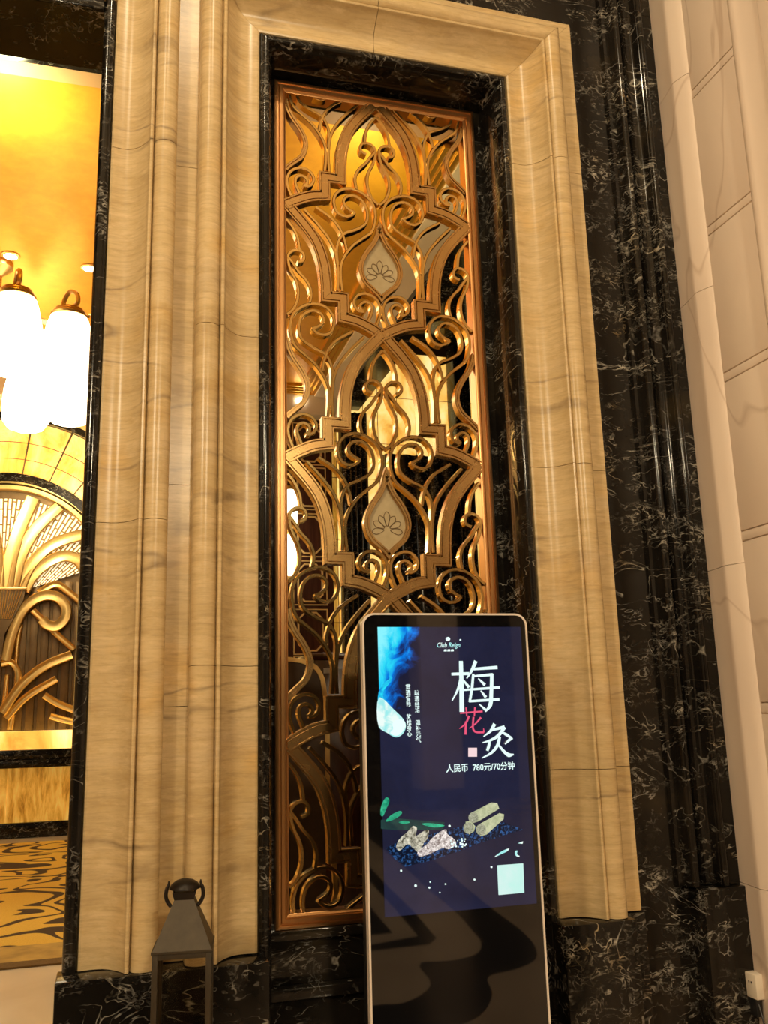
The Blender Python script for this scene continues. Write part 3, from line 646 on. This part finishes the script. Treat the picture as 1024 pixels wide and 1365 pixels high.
for k in range(-2, 2):
    base = ZC + PD / 2 + k * PD
    for ax, s in ((SX - W, 1), (SX + W, -1)):
        add_strokes(ax, s, base, .0011 * s)
        for r in clipped(place(catmull(DROP, 5), ax, s, base)):
            obj('drop_bar', sweep(B(), r, dropp, .211), 'strap', scr)

# ------------------------------------------------------------------ advertising kiosk
KX, KY, KW, KT = 1.115, -.35, .308, 1.876
kio = thing('advertising_kiosk', (KX, KY + .03, 0), 'black upright display kiosk with lit moxibustion poster before the screen', 'kiosk')
def rrect(x0, x1, z0, z1, r, n=8, bottom=True):
    P = []
    for cx, cz, a0 in ((x1 - r, z1 - r, 0), (x0 + r, z1 - r, 90), (x0 + r, z0 + r, 180), (x1 - r, z0 + r, 270)):
        for i in range(n + 1):
            a = math.radians(a0 + 90 * i / n); P.append((cx + r * math.cos(a), cz + r * math.sin(a)))
    return P
R_ = rrect(KX - KW, KX + KW, .03, KT, .045)
Ri = rrect(KX - KW + .0065, KX + KW - .0065, .0365, KT - .0065, .039)
obj('body', prism(B(), R_, lambda p: (p[0], KY + .010, p[1]), lambda p: (p[0], KY + .065, p[1])), 'plastic', kio)
tr = obj('edge_trim', sweep(B(), [((a[0] + b[0]) / 2, (a[1] + b[1]) / 2) for a, b in zip(R_, Ri)], [(-.0033, 0), (.0033, 0), (.0033, .03), (-.0033, .03)], KY - .004, True), 'silver', kio, label='champagne metal edge trim')
obj('front_glass', prism(B(), Ri, lambda p: (p[0], KY, p[1]), lambda p: (p[0], KY + .009, p[1])), 'glassblk', kio)
base_ = B(); box(base_, KX - .30, KX + .30, KY - .16, KY + .24, 0, .03, .006); obj('foot_plate', base_, 'plastic', kio)
DX0, DX1, DZ0, DZ1 = KX - .252, KX + .284, .893, 1.828
m_bg = screen_mat('display_navy', (.010, .011, .030), 1.0, (.016, .018, .050), 5, .3, .7)
disp = obj('display', box(B(), DX0, DX1, KY - .0012, KY + .002, DZ0, DZ1), m_bg, kio, label='lit display panel with poster')
LAY = [0]
def flat(name, poly, mat, lift=None):
    LAY[0] += 1; y = KY - .0016 - .00012 * LAY[0] if lift is None else lift
    bm = B(); prism(bm, [(KX + p[0], p[1]) for p in poly], lambda p: (p[0], y, p[1]), lambda p: (p[0], KY - .001, p[1]))
    return obj(name, bm, mat, disp)
for k_ in ('stick', 'tip', 'leaf1', 'leaf2', 'leaf3', 'leaf4', 'flower', 'herb', 'wisp', 'peb1', 'peb2'): ART[k_] = [tuple(q) for q in catmull(ART[k_], 4, True)]
def circ(c, r, n=14): return [(c[0] + r * math.cos(2 * math.pi * i / n), c[1] + r * math.sin(2 * math.pi * i / n)) for i in range(n)]
s_white = screen_mat('display_white', (.80, 1.0, .97), 1.05); s_pink = screen_mat('display_pink', (.85, .10, .20), 1.0)
s_smoke = screen_mat('display_smoke', (.0, .10, .62), 1.0, (.02, .75, .95), 26, .34, .58)
s_mint = screen_mat('display_mint', (.35, .85, .85), 1.0, (.85, 1.0, .95), 30, .4, .6)
s_rod = screen_mat('display_rod', (.38, .42, .24), 1.0, (.62, .64, .40), 60); s_rodend = screen_mat('display_rod_end', (.20, .22, .14), 1.0, (.5, .5, .36), 200)
s_tray = screen_mat('display_tray', (.002, .006, .02), 1.0, (.03, .12, .35), 110, .5, .66)
s_herb = screen_mat('display_herb', (.07, .065, .04), 1.0, (.80, .76, .60), 90); s_flow = screen_mat('display_flower', (.16, .11, .10), 1.0, (1.0, .92, .88), 120)
s_leaf = screen_mat('display_leaf', (.0, .22, .12), 1.0, (.05, .55, .30), 40); s_card = screen_mat('display_card', (.55, .95, .85), .95, (.70, .95, .90), 12)
s_haze = screen_mat('display_haze', (.012, .03, .035), 1.0, (.02, .07, .06), 20); s_blue = screen_mat('display_blue', (.008, .012, .06), 1.0, (.02, .03, .12), 8)
flat('floor_glow', ART['haze'], s_haze)
def smoke_mat():
    m, nt, b = newmat('display_smoke_fade'); b.inputs['Base Color'].default_value = (.004, .004, .006, 1); b.inputs['Roughness'].default_value = .03
    g = N(nt, 'NewGeometry'); s = N(nt, 'SeparateXYZ'); nt.links.new(g.outputs['Position'], s.inputs[0])
    f = noise(nt, coords(nt, (1, 1, .7)), 17, 5, .6, 1.2)
    fx = math_(nt, 'MULTIPLY', math_(nt, 'SUBTRACT', s.outputs[0], DX0), 5.2)
    fz = math_(nt, 'MULTIPLY', math_(nt, 'SUBTRACT', DZ1, s.outputs[2]), 1.9)
    v_ = math_(nt, 'SUBTRACT', math_(nt, 'ADD', f, .33), math_(nt, 'ADD', fx, fz), True)
    nt.links.new(ramp(nt, v_, [(0, (.010, .011, .032)), (.10, (.006, .03, .16)), (.24, (.0, .18, .75)), (.42, (.02, .70, .95)), (.7, (.25, .9, 1.0))]), b.inputs['Emission Color']); b.inputs['Emission Strength'].default_value = 1.0
    return m
flat('smoke', [(-.252, 1.55), (-.10, 1.55), (-.10, 1.828), (-.252, 1.828)], smoke_mat()); flat('smoke_wisp', ART['wisp'], s_smoke)
flat('moxa_stick', ART['stick'], s_mint); flat('moxa_tip', ART['tip'], s_white)
for k in ('leaf1', 'leaf2', 'leaf3', 'leaf4'): flat('leaf', ART[k], s_leaf)
flat('tray', ART['tray'], s_tray); flat('herb', ART['herb'], s_herb); flat('flower', ART['flower'], s_flow)
bm = B(); y = KY - .0042
for i in range(26):
    c = (KX + .0 + random.uniform(-.02, .045), 1.105 + random.uniform(-.014, .012)); r = random.uniform(.0015, .004)
    prism(bm, circ(c, r, 6), lambda p: (p[0], y, p[1]), lambda p: (p[0], KY - .001, p[1]))
cr_ = obj('crumbs', bm, s_white, disp); cr_['kind'] = 'stuff'
for k in ('rod3', 'rod2', 'rod1'): flat('moxa_rod', ART[k], s_rod)
for c, r in ART['ends']: flat('rod_end', circ(c, r * .92), s_rodend)
for k in ('peb1', 'peb2', 'peb3'): flat('pebble_gleam', ART[k], s_mint)
for c, r in DOTS: flat('droplet', circ(c, r, 8), s_white)
flat('blank_card', ART['card'], s_card)
flat('seal', ART['seal'], screen_mat('display_seal', (.95, .70, .72), 1.0))
def glyph(name, key, mat):
    LAY[0] += 1; y = KY - .0016 - .00012 * LAY[0]
    bm = B()
    for k, (pts, ws) in enumerate(GLYPH[key]):
        P = catmull(pts, 6) if len(pts) > 2 else [Vector(pts[0]), Vector(pts[0]) * .5 + Vector(pts[1]) * .5, Vector(pts[1])]
        n = len(P); w_ = []
        for i in range(n):
            t = i / (n - 1) * (len(ws) - 1); j = min(int(t), len(ws) - 2); w_.append(1.22 * (ws[j] + (ws[j + 1] - ws[j]) * (t - j)))
        yy = y - .00003 * k
        sweep(bm, [(KX + p.x, p.y) for p in P], [(-.5, 0), (.5, 0), (.5, .0008), (-.5, .0008)], yy, False, w_)
    return obj(name, bm, mat, disp)
glyph('title_character', 'mei', s_white); glyph('title_character', 'hua', s_pink); glyph('title_character', 'jiu', s_white)
def text(name, body, x, z, size, mat, width=None, shear=0, off=0.0):
    LAY[0] += 1
    c = bpy.data.curves.new('tmp_text', 'FONT'); c.body = body; c.size = size; c.shear = shear; c.offset = off; c.resolution_u = 2
    t = bpy.data.objects.new('tmp_text', c); COL.objects.link(t); bpy.context.view_layer.update()
    me = bpy.data.meshes.new_from_object(t.evaluated_get(bpy.context.evaluated_depsgraph_get()))
    bpy.data.objects.remove(t); bpy.data.curves.remove(c)
    bm = B(); bm.from_mesh(me); bpy.data.meshes.remove(me)
    xs_ = [v.co.x for v in bm.verts]; k = width / (max(xs_) - min(xs_)) if width else 1; x0 = min(xs_)
    y = KY - .0016 - .00012 * LAY[0]
    for v in bm.verts: v.co = Vector((KX + x + (v.co.x - x0) * k, y, z + v.co.y))
    return obj(name, bm, mat, disp)
text('price_text', '人民币  780元/70分钟', -.024, 1.3365, .029, s_white, .252, 0, .0004)
for xx, z0, st in ((-.1595, 1.6165, '贯通督脉'), (-.160, 1.517, '放松身心'), (-.129, 1.5955, '疏通经络'), (-.1285, 1.496, '温补元气')):
    for i, ch in enumerate(st): text('caption_character', ch, xx, z0 - i * .0192, .0185, s_white, .0175, 0, .0003)
text('logo_text', 'Club Reign', -.040, 1.7565, .024, s_mint, .086, .3, .0003)
flat('logo_badge', circ((.0023, 1.7854), .0072), s_white)
flat('logo_mark', circ((.0485, 1.7825), .0025, 6), s_white)
for dx in (-.010, .003, .016): flat('logo_mark', [(dx - .004, 1.7425), (dx + .005, 1.7425), (dx + .004, 1.7495), (dx - .002, 1.7495)], s_white)

# ------------------------------------------------------------------ lantern on its pedestal
PX, PY = .231, -.30
lan = thing('candle_lantern', (PX, PY, .56), 'dark metal lantern with pyramid roof and glass sides by the beige jamb', 'lantern')
h = .0875; zb_, ze = .57, .852
def frus(bm, z0, a0, z1, a1):
    v0 = [bm.verts.new((PX + sx * a0, PY + sy * a0, z0)) for sx, sy in ((-1, -1), (1, -1), (1, 1), (-1, 1))]
    v1 = [bm.verts.new((PX + sx * a1, PY + sy * a1, z1)) for sx, sy in ((-1, -1), (1, -1), (1, 1), (-1, 1))]
    for i in range(4): bm.faces.new((v0[i], v0[(i + 1) % 4], v1[(i + 1) % 4], v1[i]))
    bm.faces.new(v0[::-1]); bm.faces.new(v1); return bm
bm = B(); frus(bm, ze, h + .003, ze + .006, h + .003); frus(bm, ze + .006, h, .992, .030); rf = obj('roof', bm, 'lanternm', lan)
bm = B(); frus(bm, .988, .029, 1.012, .036); obj('vent_neck', bm, 'blackmetal', lan)
bm = B(); lathe(bm, [(.048, 1.020), (.047, 1.026), (.040, 1.036), (.026, 1.045), (.008, 1.050), (.001, 1.051)], PX, PY, 20); cap = obj('vent_cap', bm, 'blackmetal', lan)
bm = B()
for sx in (-1, 1):
    for sy in (-1, 1): tube(bm, [(PX + sx * .022, PY + sy * .022, .985), (PX + sx * .034, PY + sy * .02, 1.024)], .0025, 6)
obj('vent_strut', bm, 'blackmetal', lan)
for s in (-1, 1):
    P = [(PX + s * .040, PY - .01, .970), (PX + s * .050, PY - .01, .982), (PX + s * .057, PY - .01, 1.0), (PX + s * .055, PY - .01, 1.02), (PX + s * .049, PY - .01, 1.036), (PX + s * .049, PY - .01, 1.046)]
    obj('handle_hook', tube(B(), catmull(P, 4), [.0060] * 14 + [.0055, .0045, .0040, .0035, .003, .0025, .0018], 8), 'blackmetal', lan)
fw2 = .0085
for sx in (-1, 1):
    for sy in (-1, 1):
        x = PX + sx * (h - fw2); y = PY + sy * (h - fw2); obj('corner_post', box(B(), x - fw2, x + fw2, y - fw2, y + fw2, zb_, ze, .001), 'lanternm', lan)
for s in (-1, 1):
    for z0, z1 in ((ze - .016, ze), (zb_, zb_ + .02)):
        obj('rail', box(B(), PX - h + .017, PX + h - .017, PY + s * (h - .0085) - .008, PY + s * (h - .0085) + .008, z0, z1, .001), 'lanternm', lan)
        obj('rail', box(B(), PX + s * (h - .0085) - .008, PX + s * (h - .0085) + .008, PY - h + .017, PY + h - .017, z0, z1, .001), 'lanternm', lan)
    obj('glass_pane', box(B(), PX - h + .016, PX + h - .016, PY + s * (h - .009) - .001, PY + s * (h - .009) + .001, zb_ + .018, ze - .015), 'glass', lan)
    obj('glass_pane', box(B(), PX + s * (h - .009) - .001, PX + s * (h - .009) + .001, PY - h + .016, PY + h - .016, zb_ + .018, ze - .015), 'glass', lan)
obj('base_tray', box(B(), PX - h - .004, PX + h + .004, PY - h - .004, PY + h + .004, .56, .57, .002), 'lanternm', lan)
lan.rotation_euler.z = math.radians(-8)
ped = thing('pedestal', (PX, PY, 0), 'black marble pedestal carrying the lantern', 'pedestal')
obj('top_slab', box(B(), PX - .12, PX + .12, PY - .12, PY + .12, .53, .56, .004), 'black', ped)
obj('shaft', box(B(), PX - .10, PX + .10, PY - .10, PY + .10, .04, .53, .003), 'black', ped)
obj('foot', box(B(), PX - .12, PX + .12, PY - .12, PY + .12, 0, .04, .004), 'black', ped)
# ------------------------------------------------------------------ socket and plug on the pier
soc = thing('wall_socket', (2.435, -.07, .465), 'small white socket box on the cream pier', 'socket')
obj('box', box(B(), 2.410, 2.452, -.105, -.035, .42, .51, .004), 'socket', soc)
for y in (-.078, -.064): obj('slot', box(B(), 2.4092, 2.4105, y - .003, y + .003, .474, .482), 'plastic', soc)
plg = thing('power_plug', (2.42, -.07, .40), 'black plug with cord hanging below the white socket box', 'plug')
obj('plug_body', box(B(), 2.412, 2.440, -.092, -.048, .355, .419, .006), 'plastic', plg)
obj('cord', tube(B(), catmull([(2.425, -.085, .412), (2.418, -.115, .36), (2.415, -.135, .28), (2.42, -.13, .12), (2.40, -.15, .012), (2.2, -.3, .008)], 8), .004, 8), 'plastic', plg)

# ------------------------------------------------------------------ lounge things
ch = thing('chandelier', (-1.4, 6.68, 4.5), 'brass chandelier with glowing glass cylinders inside the doorway', 'chandelier')
obj('stem', lathe(B(), [(.05, 5.2), (.09, 5.3), (.05, 5.5), (.05, 6.35), (.16, 6.45), (.16, 6.499)], -1.4, 6.68, 20), 'relief', ch)
bm = B(); n = 40; tube(bm, [(-1.4 + .80 * math.cos(2 * math.pi * i / n), 6.68 + .80 * math.sin(2 * math.pi * i / n), 5.62) for i in range(n + 1)], .03, 8, False)
obj('ring', bm, 'relief', ch)
for i in range(10):
    a = math.radians(-71 + 36 * i); cx, cy = -1.4 + .98 * math.cos(a), 6.68 + .98 * math.sin(a); ux, uy = math.cos(a), math.sin(a)
    bm = B(); lathe(bm, [(.12, 4.88), (.20, 4.91), (.26, 5.0), (.275, 5.16), (.26, 5.38), (.215, 5.6), (.19, 5.68), (.15, 5.70)], cx, cy, 36, .02); obj('glass_shade', bm, 'shade', ch)
    bm = B(); lathe(bm, [(.185, 5.69), (.19, 5.71), (.165, 5.72), (.165, 5.735), (.175, 5.74), (.14, 5.755), (.14, 5.77), (.15, 5.775), (.06, 5.80), (.02, 5.805)], cx, cy, 24); obj('cap', bm, 'relief', ch)
    P = [(cx - ux * .08, cy - uy * .08, 5.80), (cx - ux * .07, cy - uy * .07, 5.90), (cx, cy, 5.985), (cx + ux * .09, cy + uy * .09, 5.94), (cx + ux * .10, cy + uy * .10, 5.84), (cx + ux * .03, cy + uy * .03, 5.80)]
    obj('hook', tube(B(), catmull(P, 5), .024, 8), 'relief', ch)
    obj('arm', tube(B(), catmull([(-1.4 + ux * .04, 6.68 + uy * .04, 5.35), (-1.4 + ux * .4, 6.68 + uy * .4, 5.42), (-1.4 + ux * .8, 6.68 + uy * .8, 5.62), (cx - ux * .07, cy - uy * .07, 5.80)], 5), .018, 6), 'relief', ch)
dl = [(-.43, 6.55, 'round recessed downlight in the gold ceiling near the doorway edge'), (-1.25, 6.45, 'round recessed downlight in the gold ceiling left of the chandelier top')]
for x, y, lb in dl:
    t = thing('ceiling_downlight', (x, y, 6.5), lb, 'downlight', 'downlights in the gold ceiling')
    obj('bezel', lathe(B(), [(.09, 6.485), (.10, 6.49), (.10, 6.4995)], x, y, 20), 'relief', t)
    obj('lens', lathe(B(), [(.01, 6.474), (.05, 6.476), (.07, 6.484), (.07, 6.486)], x, y, 20), 'bulb', t)
t = thing('fascia_downlight', (2.62, 9.91, 6.3), 'small lamp on the cream fascia seen through the upper screen', 'downlight')
bm = B(); prism(bm, [(.08 * math.cos(k * math.pi / 8), .05 * math.sin(k * math.pi / 8)) for k in range(16)], lambda p: (2.62 + p[0], 9.895, 6.30 + p[1]), lambda p: (2.62 + p[0], 9.918, 6.30 + p[1])); obj('lens', bm, 'bulb', t)
# gilded relief in the niche
re = thing('brass_fan_relief', (CX, 11.1, 1.42), 'gilded fan and scroll relief in the arched niche beyond the doorway', 'relief')
pts = [(CX - R1, 1.416), (CX + R1, 1.416)] + [(CX + R1 * math.cos(math.pi * i / 24), CZ + R1 * math.sin(math.pi * i / 24)) for i in range(25)]
obj('back_panel', prism(B(), pts, lambda p: (p[0], 11.16, p[1]), lambda p: (p[0], 11.195, p[1])), 'amber', re)
for i in range(-9, 10):
    x = CX + i * .155; zt = CZ + math.sqrt(max(.01, R1 ** 2 - (i * .155) ** 2)) - .3 if abs(i) < 9 else CZ
    zt = min(zt, 3.6)
    obj('pleat', box(B(), x - .055, x + .055, 11.12, 11.16, 1.416, zt, .008), 'amber', re)
fan = [(CX + q * math.sin(a), 2.9 + q * math.cos(a)) for q, a in [(.75, -.62)] + [(1.95, -1.02 + 2.04 * i / 16) for i in range(17)] + [(.75, .62)]]
fan = [(x, z) if (x - CX) ** 2 + (z - CZ) ** 2 < 1.50 ** 2 else (CX + (x - CX) * 1.46 / math.hypot(x - CX, z - CZ), CZ + (z - CZ) * 1.46 / math.hypot(x - CX, z - CZ)) for x, z in fan]
obj('fan_light', prism(B(), fan, lambda p: (p[0], 11.10, p[1]), lambda p: (p[0], 11.13, p[1])), 'fanlight', re)
def rib(pts, w_, d=.10, y=11.0, name='rib'):
    for s in (1, -1):
        P = catmull([(CX + s * a, b) for a, b in pts], 6)
        obj(name, sweep(B(), P, [(-w_, .01), (-w_ + .012, 0), (-w_ * .25, .012), (w_ * .25, .012), (w_ - .012, 0), (w_, .01), (w_, d), (-w_, d)], y), 'relief', re)
rib([(.06, 3.48), (.10, 3.95), (.20, 4.40), (.36, 4.86)], .10)
rib([(.15, 3.48), (.24, 3.98), (.42, 4.38), (.74, 4.74)], .09, y=11.005)
rib([(.24, 3.46), (.37, 3.82), (.66, 4.14), (1.10, 4.31), (1.25, 4.32)], .085, y=11.01)
rib([(.30, 3.44), (.42, 3.68), (.62, 3.88), (.85, 3.98), (1.03, 3.93), (1.14, 3.80)], .085, y=11.015)
rib([(.11, 2.42), (.19, 2.85), (.32, 3.18), (.54, 3.36), (.76, 3.36), (.90, 3.22), (.90, 3.04), (.78, 2.92), (.64, 2.95), (.58, 3.02)], .075, y=11.0, name='scroll')
rib([(.25, 2.35), (.26, 2.7), (.29, 2.95)], .03, y=11.04, name='stem')
rib([(.44, 3.16), (.60, 3.0), (.80, 2.80), (1.05, 2.58)], .045, y=11.03, name='leaf')
rib([(.50, 3.42), (.75, 3.55), (.95, 3.42), (1.15, 3.25)], .05, y=11.04, name='leaf')
rib([(.10, 1.68), (.35, 2.08), (.65, 2.34), (1.02, 2.50)], .065, y=11.0, name='leaf')
rib([(.16, 1.60), (.42, 1.90), (.82, 2.15)], .05, y=11.02, name='leaf')
rib([(.66, 1.92), (.85, 1.80), (1.08, 1.70)], .05, y=11.02, name='leaf')
rib([(.76, 1.62), (.95, 1.56), (1.12, 1.52)], .045, y=11.02, name='leaf')
rib([(.05, 2.38), (.18, 2.40), (.28, 2.28), (.29, 2.05)], .045, y=11.02, name='scroll')
rib([(.14, 2.22), (.13, 1.95), (.12, 1.75)], .03, y=11.04, name='stem')
rib([(.22, 1.44), (.24, 1.65)], .04, y=11.04, name='stem')
obj('arch_border', sweep(B(), [(CX + 1.485 * math.cos(math.pi * i / 40), CZ + 1.485 * math.sin(math.pi * i / 40)) for i in range(41)], [(-.045, .01), (-.03, 0), (.03, 0), (.045, .01), (.045, .1), (-.045, .1)], 11.02), 'relief', re)
va = obj('vase', prism(B(), [(CX - .33, 3.46), (CX - .31, 3.3), (CX - .20, 3.05), (CX - .08, 2.8), (CX - .05, 2.4), (CX + .05, 2.4), (CX + .08, 2.8), (CX + .20, 3.05), (CX + .31, 3.3), (CX + .33, 3.46)], lambda p: (p[0], 10.97, p[1]), lambda p: (p[0], 11.1, p[1])), 'amber', re)
for i in range(-7, 8): obj('flute', tube(B(), [(CX + i * .042, 10.965, 3.45), (CX + i * .032, 10.965, 3.2), (CX + i * .022, 10.965, 3.02)], .008, 6), 'relief', va)
obj('vase_rim', box(B(), CX - .35, CX + .35, 10.95, 11.1, 3.44, 3.49, .01), 'relief', re)
# twin wall lamp seen at the left edge of the screen
sc_ = thing('wall_lamp', (2.47, 10.0, 3.6), 'tall glowing glass wall lamp seen through the screen edge', 'wall lamp')
obj('back_plate', box(B(), 2.42, 2.52, 10.15, 10.2, 3.5, 5.0, .01), 'relief', sc_)
for z0, z1 in ((3.58, 4.20), (4.30, 4.90)):
    obj('glass_shade', lathe(B(), [(.05, z0), (.10, z0 + .04), (.12, (z0 + z1) / 2), (.10, z1 - .04), (.05, z1)], 2.47, 10.03, 24), 'shade', sc_)
obj('collar', lathe(B(), [(.06, 4.20), (.09, 4.22), (.09, 4.28), (.06, 4.30)], 2.47, 10.03, 20), 'relief', sc_)
# dark cabinet and chair behind the screen
cb = thing('dark_cabinet', (1.72, 2.2, 0), 'dark wood cabinet with small white tag behind the screen', 'cabinet')
obj('body', box(B(), 1.13, 2.6, 2.0, 2.5, 0, 1.86, .006), 'wood', cb)
obj('top_board', box(B(), 1.11, 2.62, 1.98, 2.52, 1.86, 1.895, .006), 'wood', cb)
for x in (1.15, 1.63, 2.11): obj('back_panel', box(B(), x + .02, x + .46, 1.985, 2.0, .08, 1.80, .004), 'wood', cb)
obj('tag', box(B(), 1.185, 1.265, 1.978, 1.986, 1.775, 1.805), 'label', cb, label='small white paper tag')
hc = thing('high_back_chair', (.86, 1.7, 0), 'brown leather high-back chair behind the lower screen', 'chair')
bk = [(.56, .45), (1.06, .45), (1.08, 1.2), (1.06, 1.72), (1.0, 1.80), (.81, 1.83), (.62, 1.80), (.56, 1.72), (.54, 1.2)]
obj('backrest', prism(B(), bk, lambda p: (p[0], 1.45, p[1]), lambda p: (p[0], 1.55, p[1])), 'leather', hc)
obj('back_frame', sweep(B(), catmull(bk, 3, True), [(-.012, 0), (.012, 0), (.012, .03), (-.012, .03)], 1.44, True), 'relief', hc)
obj('seat', box(B(), .54, 1.08, 1.5, 2.0, .38, .48, .02), 'leather', hc)
for x in (.58, 1.04):
    for y in (1.5, 1.96): obj('leg', box(B(), x - .022, x + .022, y - .022, y + .022, 0, .38, .004), 'wood', hc)
